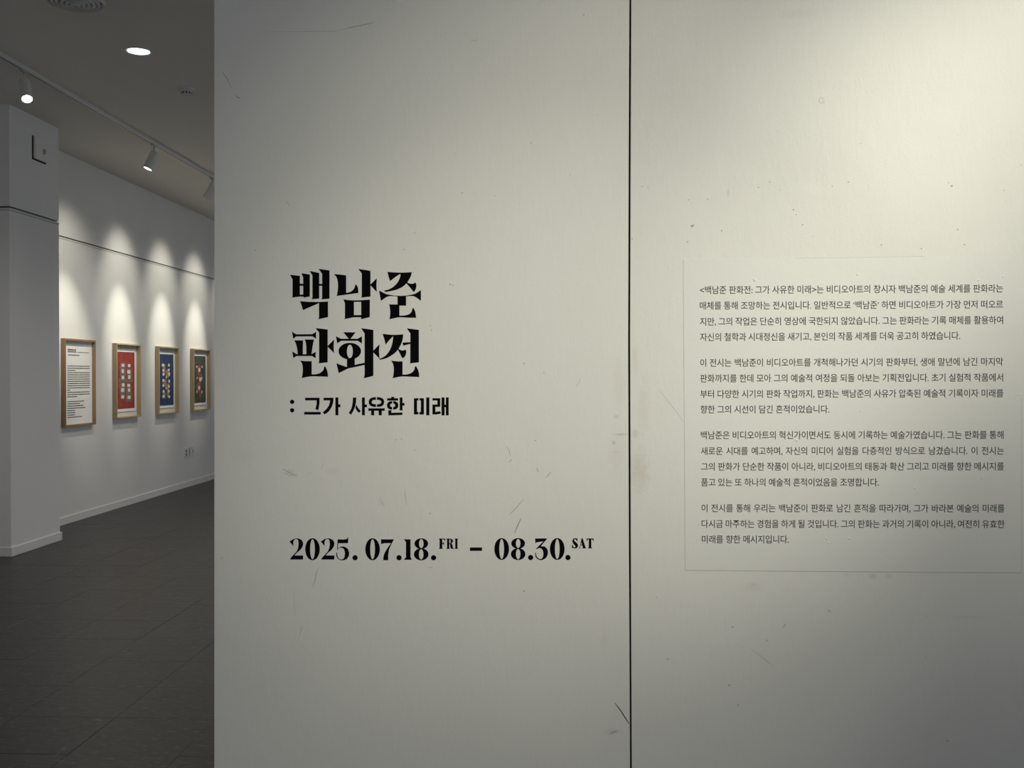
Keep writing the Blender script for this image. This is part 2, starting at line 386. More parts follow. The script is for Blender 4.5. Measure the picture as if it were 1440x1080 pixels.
faint, pale = MB(), MB()
mark_polys(pale, right_at, [(927, 548), (944, 570), (955, 584), (961, 594)], .8); mark_polys(pale, right_at, [(1055.6, 912), (1068, 921), (1079, 930), (1086, 935.6)], 1.0)
mark_polys(faint, right_at, [(1101.5, 882.5), (1102.5, 880), (1104.5, 877.5)], 1.2); mark_polys(faint, right_at, [(1164, 857), (1166, 859), (1168.5, 861.5)], 1.1)
mark_polys(pale, right_at, [(1056, 821.5), (1060, 821), (1064, 821.8)], .7)
c8 = [(1156 + 4.2 * math.cos(a * .62), 141 + 4.2 * math.sin(a * .62)) for a in range(10)]
mark_polys(pale, right_at, c8, 1.0); mark_polys(pale, right_at, [(1154, 138), (1158, 139), (1157, 144)], .8)
for u, v, r in [(968.3, 281, .8), (995.2, 280.4, .9), (1066.5, 263.3, .9), (1014.8, 324.6, 1.1), (966.9, 340.2, .9), (1082.5, 255.8, .8), (1096.5, 267.5, .7), (1193, 256, 1.0), (1170.4, 261.7, .8),
                (1115.8, 295, 1.0), (1119.4, 302, .8), (1128.7, 316, .9), (973, 318, 1.8), (975, 317, 1.2), (1210, 202, .7), (1338.3, 261.5, 1.5), (1334, 257, .8), (1411.7, 267.7, .8), (1346.7, 322.7, 1.1),
                (1239.3, 344.3, 1.1), (1356.3, 344, 1.1), (1295.7, 349.5, 1.0), (1436, 232, .7), (1030, 881.7, 1.3), (939, 927, 1.1), (1025, 963.6, 1.2), (1038, 991.7, 1.0), (1332.5, 1042, 1.2), (1302, 924, .8),
                (924, 840, .7), (903, 262, .8), (911, 263, .7), (889, 336, .8), (1302.6, 867, .7)]: dot(faint, right_at, u, v, r)
o1 = faint.obj('nail_holes', M['mark'], pR); o2 = pale.obj('scuff_marks', M['mark0'], pR); o1['kind'] = 'stuff'; o2['kind'] = 'stuff'

# ------------------------------------------------------------------ cut vinyl lettering
def smooth(pts, sub=4, lim=38):
    n = len(pts); P = [Vector(p) for p in pts]; T = []
    for i in range(n):
        a, b_, c = P[i - 1], P[i], P[(i + 1) % n]; d1, d2 = b_ - a, c - b_
        ang = d1.angle(d2, 0) if d1.length and d2.length else 0
        if math.degrees(ang) < lim:
            t = (d1.normalized() + d2.normalized()).normalized(); T.append(t)
        else: T.append(None)
    out = []
    for i in range(n):
        a, b_ = P[i], P[(i + 1) % n]; l = (b_ - a).length; ta, tb = T[i], T[(i + 1) % n]
        out.append(a)
        if ta is None and tb is None: continue
        h1 = a + (ta * l / 3 if ta else (b_ - a) / 3); h2 = b_ - (tb * l / 3 if tb else (b_ - a) / 3)
        for k in range(1, sub):
            s = k / sub; out.append(a * (1 - s) ** 3 + h1 * 3 * s * (1 - s) ** 2 + h2 * 3 * s * s * (1 - s) + b_ * s ** 3)
    return out
def ell(cx, cy, rx, ry, n=40): return [Vector((cx + rx * math.cos(6.28318 * i / n), cy + ry * math.sin(6.28318 * i / n))) for i in range(n)]
def half_ring(cx, cy, rx, ry, ix, iy, gap, side):
    """stencil half of an oval ring (super-ellipse)"""
    o_, i_ = [], []
    for k in range(17):
        a = -math.pi / 2 + math.pi * k / 16; c, s = math.cos(a), math.sin(a)
        sx = abs(c) ** .8; sy = math.copysign(abs(s) ** .8, s)
        o_.append(Vector((max(cx + rx * sx, cx + gap), cy + ry * sy))); i_.append(Vector((max(cx + ix * sx, cx + gap), cy + iy * sy)))
    P = o_ + i_[::-1]
    if side < 0: P = [Vector((2 * cx - p.x, p.y)) for p in P]
    return P
VT = 0.0004
def letter(name, shapes, ox, oy, sc, parent, at=left_at, m=None):
    """shapes: list of (outer, [holes]) in crop pixels; crop origin ox, oy and zoom sc"""
    mb = MB()
    for outer, holes in shapes:
        loops = [[(ox + p[0] / sc, oy + p[1] / sc) for p in lp] for lp in [outer] + holes]
        flat = [p for lp in loops for p in lp]
        tris = tessellate_polygon([[Vector((x, y, 0)) for x, y in lp] for lp in loops])
        n = len(flat)
        V = [at(x, y, VT) for x, y in flat] + [at(x, y, 0) for x, y in flat]
        Fc = [tuple(t) for t in tris]; k = 0
        for lp in loops:
            q = len(lp); Fc += [(k + i, k + (i + 1) % q, n + k + (i + 1) % q, n + k + i) for i in range(q)]; k += q
        mb.add(V, Fc)
    return mb.obj(name, m or M['black'], parent)
def sh(pts, *holes, s=True): return (smooth(pts) if s else [Vector(p) for p in pts], [list(h) for h in holes])
def rect(a, b_, c, d): return ([Vector(p) for p in ((a, b_), (c, b_), (c, d), (a, d))], [])

p0 = left_at(500, 540)
title = empty('wall_title', (left_at(500, 535).x, YP, left_at(500, 535).z), label='large black two-row Korean exhibition title in angular cut letters on the left panel', cat='lettering')
A = (390, 370, 10.2857); B = (500, 370, 12.0); Cc = (400, 455, 12.71); D = (500, 455, 12.71)
letter('letter', [
    sh([(183,168),(326,184),(326,298),(374,298),(374,205),(347,145),(470,165),(470,483),(380,498),(380,484),(322,484),(213,498),(220,470),(220,235)], [(326,328),(374,328),(374,455),(326,455)], s=False),
    sh([(466,112),(606,143),(606,300),(648,300),(648,155),(596,82),(755,106),(755,514),(638,524),(648,500),(648,328),(606,328),(606,512),(497,524),(508,500),(508,180)], s=False),
    sh([(330,550),(460,560),(610,562),(733,555),(733,780),(592,813),(603,790),(603,578),(372,680)], s=False)], *A, title)
toB = lambda pts: [((500 - 390) * 10.2857 + x / 12 * 10.2857, y / 12 * 10.2857) for x, y in pts]
letter('letter', [
    sh([(820,157),(996,176),(996,430),(1050,418),(1095,388),(1118,350),(1130,308),(1141,310),(1160,340),(1170,385),(1172,432),(1060,447),(950,463),(855,475),(865,450),(865,225)]),
    sh(toB([(45,97),(252,130),(252,360),(358,255),(352,370),(358,487),(252,375),(252,565),(97,582),(105,555),(105,175)]), s=False),
    sh([(955,523),(1030,535),(1130,540),(1240,535),(1338,526),(1338,780),(1213,812),(1213,783),(1105,783),(970,810),(978,790),(978,580)], [(1108,560),(1213,560),(1213,752),(1108,752)], s=False)], *A, title)
letter('letter', [
    sh([(537,147),(640,156),(760,160),(860,158),(950,150),(935,215),(905,275),(873,325),(905,342),(955,348),(990,340),(1007,325),(1020,345),(1026,385),(1015,440),(985,490),(960,462),(910,400),(860,343),(800,395),(700,445),(600,470),(500,483),(485,478),(490,462),(545,448),(620,412),(690,350),(735,280),(757,212),(755,183),(700,215),(582,303),(565,250)]),
    sh([(395,462),(545,530),(980,525),(1103,455),(1103,637),(980,558),(853,562),(853,718),(740,718),(740,885),(830,883),(900,862),(945,820),(960,762),(978,757),(1000,800),(1015,860),(1022,923),(880,920),(730,915),(650,930),(568,947),(578,920),(578,740),(565,697),(708,697),(708,562),(548,562),(428,637),(415,560)])], *B, title)
letter('letter', [
    sh([(130,143),(210,192),(495,190),(568,147),(563,210),(568,272),(500,228),(215,230),(153,270),(148,210)], s=False),
    sh([(173,300),(332,300),(328,548),(393,548),(390,400),(380,330),(362,285),(528,285),(505,400),(482,548),(560,503),(556,560),(560,618),(490,580),(215,580),(158,617),(150,560),(138,498),(215,545),(238,548),(225,440),(205,355)], s=False),
    sh([(555,80),(773,107),(773,400),(888,285),(880,410),(886,528),(773,412),(773,692),(612,710),(620,680),(620,160)], s=False),
    sh([(283,662),(380,672),(487,672),(487,907),(560,905),(640,880),(695,830),(712,765),(728,762),(755,815),(772,880),(780,950),(640,946),(480,943),(400,955),(305,975),(318,935),(318,725)])], *Cc, title)
dd = lambda pts: [(x + 1271, y) for x, y in pts]
letter('letter', [
    sh([(918,225),(1010,272),(1150,272),(1052,155),(1272,157),(1180,272),(1310,272),(1385,228),(1385,292),(1385,357),(1310,308),(1015,308),(942,355),(932,290)], s=False),
    (ell(1168, 493, 201, 149, 56), [ell(1170, 498, 53, 120)]),
    sh([(928,710),(1105,775),(1117,775),(1117,600),(1130,628),(1245,628),(1257,600),(1257,738),(1435,700),(1435,738),(1271,775),(1140,802),(970,885),(950,800)], s=False),
    sh(dd([(98,82),(318,113),(318,485),(428,368),(420,500),(430,628),(318,515),(318,935),(147,978),(162,915),(162,175)]), s=False)], *Cc, title)
letter('letter', [
    sh([(483,183),(580,195),(680,202),(780,198),(852,192),(840,290),(810,375),(768,450),(810,475),(850,480),(880,470),(898,466),(906,500),(900,550),(880,590),(845,625),(825,600),(790,530),(757,466),(715,515),(640,570),(560,615),(440,648),(415,630),(440,625),(520,585),(590,510),(640,410),(665,310),(671,225),(600,300),(537,378),(515,280)]),
    sh([(838,340),(980,333),(980,175),(915,85),(1132,113),(1132,693),(968,712),(978,680),(978,362),(855,395)], s=False),
    sh([(637,663),(740,675),(840,675),(840,912),(920,908),(990,885),(1045,835),(1063,768),(1082,762),(1110,810),(1130,870),(1140,955),(980,950),(835,945),(760,955),(662,978),(675,930),(675,735)])], *D, title)

sub = empty('wall_subtitle', (left_at(520, 584).x, YP, left_at(520, 584).z), label='small bold black one-line Korean subtitle starting with a colon, under the big title', cat='lettering')
E_ = (400, 550, 12.0); G_ = (520, 550, 12.0)
letter('colon', [(ell(130, 181, 36, 36), []), (ell(130, 323, 36, 36), [])], *E_, sub)
letter('letter', [sh([(348,112),(594,112),(592,210),(572,322),(522,308),(543,215),(543,156),(348,156)], s=False), rect(332, 351, 612, 396)], *E_, sub)
ar = lambda x, y0, y1, ty0, ty1, w1=50, w2=34: ([Vector(p) for p in ((x,y0),(x+w1,y0),(x+w1,ty0),(x+w1+w2,ty0),(x+w1+w2,ty1),(x+w1,ty1),(x+w1,y1),(x,y1))], [])
letter('letter', [sh([(660,112),(828,112),(822,190),(790,280),(740,350),(678,393),(645,358),(700,310),(750,240),(772,156),(660,156)]), ar(860, 106, 408, 222, 272)], *E_, sub)
letter('letter', [sh([(1157,108),(1212,108),(1205,200),(1183,290),(1126,398),(1084,370),(1130,290),(1150,200)]),
                  sh([(1213,228),(1240,280),(1290,335),(1255,368),(1215,320),(1197,275)]), ar(1308, 106, 408, 226, 272, 49, 35)], *E_, sub)
letter('letter', [(half_ring(113, 184, 130, 84, 80, 38, 8, 1), []), (half_ring(113, 184, 130, 84, 80, 38, 8, -1), []),
                  rect(-25, 290, 252, 332), rect(23, 332, 75, 408), rect(150, 332, 203, 408)], *G_, sub)
letter('letter', [rect(360, 97, 412, 120), rect(292, 120, 478, 160), (half_ring(386, 240, 95, 72, 42, 30, 8, 1), []), (half_ring(386, 240, 95, 72, 42, 30, 8, -1), []),
                  ar(505, 106, 326, 200, 244, 48, 34), sh([(313,322),(368,322),(362,366),(552,360),(552,402),(400,408),(313,408)], s=False)], *G_, sub)
letter('letter', [sh([(745,120),(822,120),(822,156),(798,156),(798,352),(822,352),(822,394),(745,394)], s=False),
                  sh([(838,120),(914,120),(914,394),(838,394),(838,352),(862,352),(862,156),(838,156)], s=False), rect(953, 106, 1006, 408)], *G_, sub)
letter('letter', [sh([(1057,120),(1190,120),(1190,266),(1107,266),(1107,352),(1190,338),(1200,380),(1120,394),(1057,394),(1057,226),(1140,226),(1140,158),(1057,158)], s=False),
                  sh([(1211,106),(1262,106),(1262,230),(1284,230),(1284,106),(1332,106),(1332,410),(1284,410),(1284,272),(1262,272),(1262,410),(1211,410)], s=False)], *G_, sub)

dat = empty('wall_dates', (left_at(620, 788).x, YP, left_at(620, 788).z), label='black serif exhibition dates in one line low on the left panel', cat='lettering')
G2 = (400, 745, 6.2609); H2 = (610, 745, 6.0)
two = [(45,103),(80,82),(115,75),(150,88),(164,115),(160,145),(140,175),(110,202),(88,226),(165,226),(163,262),(48,262),(50,256),(85,215),(110,185),(122,150),(124,110),(118,86),(105,80),(92,84),(80,100),(78,122),(80,145)]
zero = lambda cx, cy, rx, ry, ix, iy: (ell(cx, cy, rx, ry, 48), [ell(cx, cy, ix, iy)])
letter('digit', [sh(two)], *G2, dat)
letter('digit', [zero(247, 171, 64, 97, 21, 88)], *G2, dat)
letter('digit', [sh([(x + 275, y) for x, y in two])], *G2, dat)
letter('digit', [sh([(469,84),(535,84),(551,79),(556,68),(562,68),(560,118),(474,118),(470,163),(500,148),(530,150),(560,170),(570,205),(562,240),(540,262),(505,269),(475,258),(458,235),(457,200),(463,200),(468,235),(480,255),(500,262),(520,255),(530,230),(530,190),(520,165),(500,156),(480,162),(464,180),(466,130)])], *G2, dat)
for cx in (622, 1009, 1313): letter('full_stop', [(ell(cx, 246, 23, 23), [])], *G2, dat)
letter('digit', [zero(776, 171, 64, 97, 21, 88)], *G2, dat)
letter('digit', [sh([(850,84),(965,84),(940,130),(922,175),(914,220),(914,268),(870,268),(872,235),(890,190),(915,150),(938,118),(870,120),(851,128)])], *G2, dat)
letter('digit', [sh([(1050,84),(1110,84),(1110,240),(1122,264),(1050,264),(1070,240),(1070,108)], s=False)], *G2, dat)
letter('digit', [zero(1205, 122, 60, 47, 20, 40), zero(1204, 216, 64, 53, 20, 45)], *G2, dat)
letter('letter', [sh([(42,74),(97,74),(97,98),(90,88),(82,80),(72,80),(72,112),(80,110),(88,100),(88,132),(80,121),(72,119),(72,152),(78,161),(42,161),(49,152),(49,84)], s=False)], *H2, dat)
letter('letter', [sh([(105,74),(140,74),(160,82),(163,100),(148,117),(158,125),(161,150),(171,161),(150,161),(141,152),(138,125),(131,120),(131,152),(137,161),(105,161),(112,152),(112,84)], [(131,80),(141,84),(143,100),(140,112),(131,114)], s=False)], *H2, dat)
letter('letter', [sh([(175,74),(206,74),(200,84),(200,152),(206,161),(175,161),(181,152),(181,84)], s=False)], *H2, dat)
letter('dash', [rect(305, 149, 407, 178)], *H2, dat)
letter('digit', [zero(573, 162, 62, 92, 20, 84)], *H2, dat)
letter('digit', [zero(712, 115, 58, 45, 19, 38), zero(712, 205, 61, 50, 19, 43)], *H2, dat)
for cx in (817, 1132): letter('full_stop', [(ell(cx, 234, 22, 22), [])], *H2, dat)
letter('digit', [sh([(855,73),(958,73),(904,139),(935,140),(958,165),(963,200),(950,235),(915,255),(880,250),(858,228),(855,193),(862,193),(868,225),(888,246),(912,245),(922,225),(922,180),(910,160),(890,153),(865,164),(862,160),(925,98),(868,105),(858,118)])], *H2, dat)
letter('digit', [zero(1042, 162, 62, 92, 20, 84)], *H2, dat)
letter('letter', [sh([(1212,70),(1212,98),(1205,92),(1196,79),(1185,82),(1187,95),(1212,118),(1218,138),(1207,154),(1188,158),(1174,152),(1165,158),(1166,128),(1172,128),(1180,146),(1191,150),(1196,138),(1175,114),(1168,94),(1177,75),(1194,70),(1204,74)])], *H2, dat)
letter('letter', [sh([(1248,70),(1255,70),(1281,150),(1288,157),(1250,157),(1258,150),(1253,132),(1237,132),(1232,150),(1240,157),(1221,157),(1229,150)], [(1239,125),(1251,125),(1245,104)], s=False)], *H2, dat)
letter('letter', [sh([(1290,73),(1350,73),(1346,100),(1340,84),(1329,80),(1329,148),(1338,157),(1300,157),(1308,148),(1308,80),(1298,84),(1288,98)], s=False)], *H2, dat)

# ------------------------------------------------------------------ text sheet on the right panel
def film_paint():
    m = mat('matt_film', (0.715, 0.715, 0.68), 0.5, spec=0.4); N, L, b = nodes(m)
    co = N.new('ShaderNodeTexCoord').outputs['Object']
    g1 = add_noise(N, L, co, 14, 3, 0.6); g2 = add_noise(N, L, co, 150, 3, 0.6)
    b1 = N.new('ShaderNodeBump'); b1.inputs['Strength'].default_value = 0.5; b1.inputs['Distance'].default_value = 0.002; L.new(g1, b1.inputs['Height'])
    b2 = N.new('ShaderNodeBump'); b2.inputs['Strength'].default_value = 0.5; b2.inputs['Distance'].default_value = 0.0004
    L.new(g2, b2.inputs['Height']); L.new(b1.outputs[0], b2.inputs['Normal']); L.new(b2.outputs[0], b.inputs['Normal'])
    return m
M['film'] = film_paint(); M['film_edge'] = mat('film_edge', (0.50, 0.50, 0.48), 0.6)
fc = [(961, 365.2), (1437.5, 358.5), (1436.5, 805.5), (963.6, 802.0)]
fo = right_at(1200, 803)
sheet = empty('text_sheet', (fo.x, fo.y, fo.z), label='wide thin film sheet with fifteen lines of small Korean text on the right panel', cat='sign')
FT = 0.0006
Vf = [right_at(u, v, FT) for u, v in fc] + [right_at(u, v, 0) for u, v in fc]
mesh_obj('film', Vf, [(0, 1, 2, 3), (0, 4, 5, 1), (1, 5, 6, 2), (2, 6, 7, 3), (3, 7, 4, 0)], M['film'], sheet)
eb = MB()
def edge(a, b_, w0):
    n = 8; pts = [(a[0] + (b_[0] - a[0]) * i / n, a[1] + (b_[1] - a[1]) * i / n) for i in range(n + 1)]
    dx, dy = b_[0] - a[0], b_[1] - a[1]; l = math.hypot(dx, dy); nx, ny = -dy / l * w0 / 2, dx / l * w0 / 2
    for p, q in zip(pts, pts[1:]):
        eb.add([right_at(p[0] - nx, p[1] - ny, FT + .0001), right_at(q[0] - nx, q[1] - ny, FT + .0001), right_at(q[0] + nx, q[1] + ny, FT + .0001), right_at(p[0] + nx, p[1] + ny, FT + .0001)], [(0, 1, 2, 3)])
edge(fc[0], fc[3], .45); edge(fc[3], fc[2], .8); edge((1120, 363.1), (1300, 360.5), .5); edge((1436.8, 560), fc[2], .5)
props(eb.obj('cut_edge', M['film_edge'], sheet), kind='stuff')
bub = MB()       # small bubbles under the film
for u, v, r in [(1061, 393.5, 2.2), (1206, 386, 1.6), (1009, 540, 1.4), (965, 557, 1.2), (1104, 599, 1.5), (1120, 619, 2), (1162, 757, 1.6), (1166, 764, 1.4), (1194, 757, 1.8), (1380, 673, 1.2), (1286, 686, 1.5), (1210, 578, 1.3), (1376, 394, 1.5), (1410, 389, 1.5)]:
    c = right_at(u, v, FT); R_ = r * PXM
    prof = [(R_, 0), (R_ * .8, R_ * .16), (R_ * .45, R_ * .28), (R_ * .05, R_ * .33)]
    mt = Matrix.Translation(c) @ (-RN).to_track_quat('Z', 'Y').to_matrix().to_4x4()
    bub.lathe(prof, 10, mt)
bub.obj('bubbles', M['film'], sheet, smooth=True)['kind'] = 'stuff'
LINES = [
 ("<백남준 판화전: 그가 사유한 미래>는 비디오아트의 창시자 백남준의 예술 세계를 판화라는", 984.4, 407.9, 1410.6, 405.5),
 ("매체를 통해 조망하는 전시입니다. 일반적으로 ‘백남준’ 하면 비디오아트가 가장 먼저 떠오르", 984.1, 429.9, 1410.6, 427.9),
 ("지만, 그의 작업은 단순히 영상에 국한되지 않았습니다. 그는 판화라는 기록 매체를 활용하여", 984.3, 452.3, 1410.6, 449.9),
 ("자신의 철학과 시대정신을 새기고, 본인의 작품 세계를 더욱 공고히 하였습니다.", 984.3, 474.1, 1350.3, 471.9),
 ("이 전시는 백남준이 비디오아트를 개척해나가던 시기의 판화부터, 생애 말년에 남긴 마지막", 984.7, 510.2, 1410.6, 508.5),
 ("판화까지를 한데 모아 그의 예술적 여정을 되돌 아보는 기획전입니다. 초기 실험적 작품에서", 984.7, 532.2, 1410.6, 530.7),
 ("부터 다양한 시기의 판화 작업까지, 판화는 백남준의 사유가 압축된 예술적 기록이자 미래를", 984.8, 554.2, 1411, 552.9),
 ("향한 그의 시선이 담긴 흔적이었습니다.", 985, 575.8, 1166.2, 575.3),
 ("백남준은 비디오아트의 혁신가이면서도 동시에 기록하는 예술가였습니다. 그는 판화를 통해", 985.5, 612.0, 1411.4, 611.5),
 ("새로운 시대를 예고하며, 자신의 미디어 실험을 다층적인 방식으로 남겼습니다. 이 전시는", 985.6, 634.2, 1411.8, 633.8),
 ("그의 판화가 단순한 작품이 아니라, 비디오아트의 태동과 확산 그리고 미래를 향한 메시지를", 985.9, 656.2, 1411.8, 655.8),
 ("품고 있는 또 하나의 예술적 흔적이었음을 조명합니다.", 986, 678.2, 1235.8, 678.2),
 ("이 전시를 통해 우리는 백남준이 판화로 남긴 흔적을 따라가며, 그가 바라본 예술의 미래를", 986.5, 714.6, 1412.6, 714.9),
 ("다시금 마주하는 경험을 하게 될 것입니다. 그의 판화는 과거의 기록이 아니라, 여전히 유효한", 986.6, 736.6, 1412.7, 737.0),
 ("미래를 향한 메시지입니다.", 987, 758.4, 1109.3, 758.5)]
def text_meshes(items):
    """(body, word spacing) -> meshes, one depsgraph update for the whole batch"""
    obs = []
    for body, sw in items:
        c = bpy.data.curves.new('text_line', 'FONT'); c.body = body; c.size = 1; c.space_word = sw; c.resolution_u = 3; c.offset = 0.008
        c.space_character = 0.965
        o = bpy.data.objects.new('t', c); COL.objects.link(o); obs.append(o)
    dg = bpy.context.evaluated_depsgraph_get(); dg.update(); out = []
    for o in obs:
        me = bpy.data.meshes.new_from_object(o.evaluated_get(dg)); xs = [v.co.x for v in me.vertices]; out.append((me, min(xs), max(xs)))
    for o in obs:
        c = o.data; bpy.data.objects.remove(o); bpy.data.curves.remove(c)
    return out
EM = 12.35 * PXM
pr1 = text_meshes([(l[0], 1.0) for l in LINES]); m15 = text_meshes([(LINES[-1][0], 1.5)])[0]; sws = []
GAP = ((m15[2] - m15[1]) - (pr1[-1][2] - pr1[-1][1])) / 0.5 / LINES[-1][0].count(' ')
for (body, u0, v0, u1, v1), (m1, x0, x1) in zip(LINES, pr1):
    width = (right_at(u1, v1, FT) - right_at(u0, v0, FT)).length
    slope = GAP * body.count(' ')
    sws.append(min(max(1 + (width / (EM * 0.925) - (x1 - x0)) / slope, 0.4), 2.5))
for (body, u0, v0, u1, v1), (me, x0, x1) in zip(LINES, text_meshes([(l[0], s_) for l, s_ in zip(LINES, sws)])):
    a, b_ = right_at(u0, v0, FT + .00015), right_at(u1, v1, FT + .00015)
    fit = (b_ - a).length / (x1 - x0)
    ex = (b_ - a).normalized(); ey = Vector((0, 0, 1)); ey = (ey - ex * ey.dot(ex)).normalized()
    V = [a + ex * ((v.co.x - x0) * fit) + ey * ((v.co.y - 0.374) * EM) for v in me.vertices]
    o = mesh_obj('text_line', V, [tuple(p.vertices) for p in me.polygons], M['ink'], sheet)
# small paint lip at the right edge of the panel text sheet
mark = MB(); mark_polys(mark, lambda u, v, t=0: right_at(u, v, t + FT + .0004), [(1429, 554), (1432, 554.6), (1436, 554.2)], 2.0)
mark.obj('paper_fleck', M['paper'], sheet)

# ------------------------------------------------------------------ frames on the far wall
def frame_parts(w_, h_, wood, moulding, depth, parent, recess=0.03):
    """frame in local coords: x along wall (receding), y into the wall, z up; outer face at y=-depth"""
    m_ = moulding; z0, z1 = -h_ / 2, h_ / 2; x0, x1 = -w_ / 2, w_ / 2
    for nm, a, b_ in (('side_rail', (x0, -depth, z0), (x0 + m_, 0, z1)), ('side_rail', (x1 - m_, -depth, z0), (x1, 0, z1)),
                      ('cross_rail', (x0 + m_, -depth, z1 - m_), (x1 - m_, 0, z1)), ('cross_rail', (x0 + m_, -depth, z0), (x1 - m_, 0, z0 + m_))):
        MB().box(a, b_).obj(nm, wood, parent, local=True, bevel=0.0015)
def rect_art(mb, x0, x1, z0, z1, y): mb.add([(x0, y, z0), (x1, y, z0), (x1, y, z1), (x0, y, z1)], [(0, 1, 2, 3)])
def local_root(name, c, **k):                  # empty whose local x runs along the far wall
    return empty(name, c, math.pi / 2 - ANG, **k)
# (for rz = 90deg - ANG: local x -> WD, local y -> away from the room, i.e. -WN)
DEP = 0.045
def frame_box(uL, vtL, vbL, uR):
    a = wall_at(uL, (vtL + vbL) / 2, DEP); b_ = wall_at(uR, 530, DEP)
    zt, zb = wall_at(uL, vtL, DEP).z, wall_at(uL, vbL, DEP).z
    sa, sb = wall_s(a), wall_s(b_)
    return (sa + sb) / 2, sb - sa, (zt + zb) / 2, zt - zb
# text board
s_, fw, zc, fh = frame_box(91.7, 475.5, 601.3, 135)
info = local_root('framed_text_board', wall_pt(s_, 0, zc), label='brown wooden frame holding a white text sheet, beside the pillar', cat='frame')
frame_parts(fw, fh, M['walnut'], 0.022, DEP, info)
MB().box((-fw / 2 + .022, -0.012, -fh / 2 + .022), (fw / 2 - .022, 0, fh / 2 - .022)).obj('text_paper', M['paper'], info, local=True)
tx = MB(); yy = -0.0126
def X(f): return -fw / 2 + fw * f
def Z(f): return fh / 2 - fh * f
rnd = random.Random(8)
def words(x0, x1, z, hgt, fill=0.82, mb=tx):
    x = x0
    while x < x1 - 0.002:
        l = min(rnd.uniform(0.010, 0.034), x1 - x); rect_art(mb, X(0) + x, X(0) + x + l, z - hgt / 2, z + hgt / 2, yy)
        x += l + rnd.uniform(0.003, 0.006)
for i, cx in enumerate((.215, .305, .395)):            # blocky heading syllables
    for dx, dz, ww, hh in ((-.020, .0, .014, .036), (.0, .010, .03, .010), (.0, -.012, .03, .009), (.022, .0, .015, .040)):
        rect_art(tx, X(cx) + dx * .9 - ww / 2, X(cx) + dx * .9 + ww / 2, Z(.135) + dz - hh / 2, Z(.135) + dz + hh / 2, yy)
words(.33 * 0 + fw * .46, fw * .86, Z(.15), .007); words(fw * .19, fw * .55, Z(.185), .011)
row = 0
for f_ in [.31, .335, .36, .385, .41, .435, .46, .485, .51, .535, .56, .585, .61, .635, .66]:
    end = {2: .42, 11: .25, 14: .47}.get(row, .885); words(fw * .165, fw * end, Z(f_), .0095); row += 1
for k_, end in enumerate((.70, .56, .67, .74, .40, .41, .39, .62)): words(fw * .165, fw * end, Z(.715 + k_ * .0255), .0095)
props(tx.obj('printed_text', M['ink'], info, local=True), kind='stuff')
# four-sided art frames
def print_material(name, base, alt, line, seed, sc=1.0):
    m = mat(name, base, 0.7, spec=0.3); N, L, b = nodes(m)
    co = N.new('ShaderNodeTexCoord').outputs['Object']
    f1 = add_noise(N, L, co, 26 * sc, 4, 0.7, (1, 1, 0.6), (seed, seed, 0)); f2 = add_noise(N, L, co, 60 * sc, 3, 0.7, None, (0, seed, seed))
    r1 = N.new('ShaderNodeMapRange'); L.new(f1, r1.inputs[0]); r1.inputs[1].default_value = .44; r1.inputs[2].default_value = .56
    k = N.new('ShaderNodeMix'); k.data_type = 'RGBA'; L.new(r1.outputs[0], k.inputs[0]); k.inputs[6].default_value = (*base, 1); k.inputs[7].default_value = (*alt, 1)
    r2 = N.new('ShaderNodeMapRange'); L.new(f2, r2.inputs[0]); r2.inputs[1].default_value = .6; r2.inputs[2].default_value = .66
    k2 = N.new('ShaderNodeMix'); k2.data_type = 'RGBA'; L.new(r2.outputs[0], k2.inputs[0]); L.new(k.outputs[2], k2.inputs[6]); k2.inputs[7].default_value = (*line, 1)
    L.new(k2.outputs[2], b.inputs['Base Color']); return m
M['red'] = print_material('red_print', (0.24, 0.035, 0.028), (0.32, 0.065, 0.048), (0.17, 0.025, 0.03), 1.1)
M['blue'] = print_material('blue_print', (0.014, 0.022, 0.085), (0.03, 0.065, 0.12), (0.16, 0.22, 0.28), 2.3, 1.6)
M['charcoal'] = print_material('charcoal_print', (0.035, 0.038, 0.034), (0.075, 0.08, 0.065), (0.33, 0.34, 0.29), 3.7, 1.7)
M['block_grey'] = mat('print_grey', (0.17, 0.14, 0.115), 0.7); M['block_pale'] = mat('print_pale', (0.66, 0.62, 0.55), 0.7)
M['block_ochre'] = mat('print_ochre', (0.30, 0.19, 0.08), 0.7); M['block_rust'] = mat('print_rust', (0.26, 0.075, 0.05), 0.7)
M['block_pink'] = mat('print_pink', (0.62, 0.42, 0.33), 0.7)
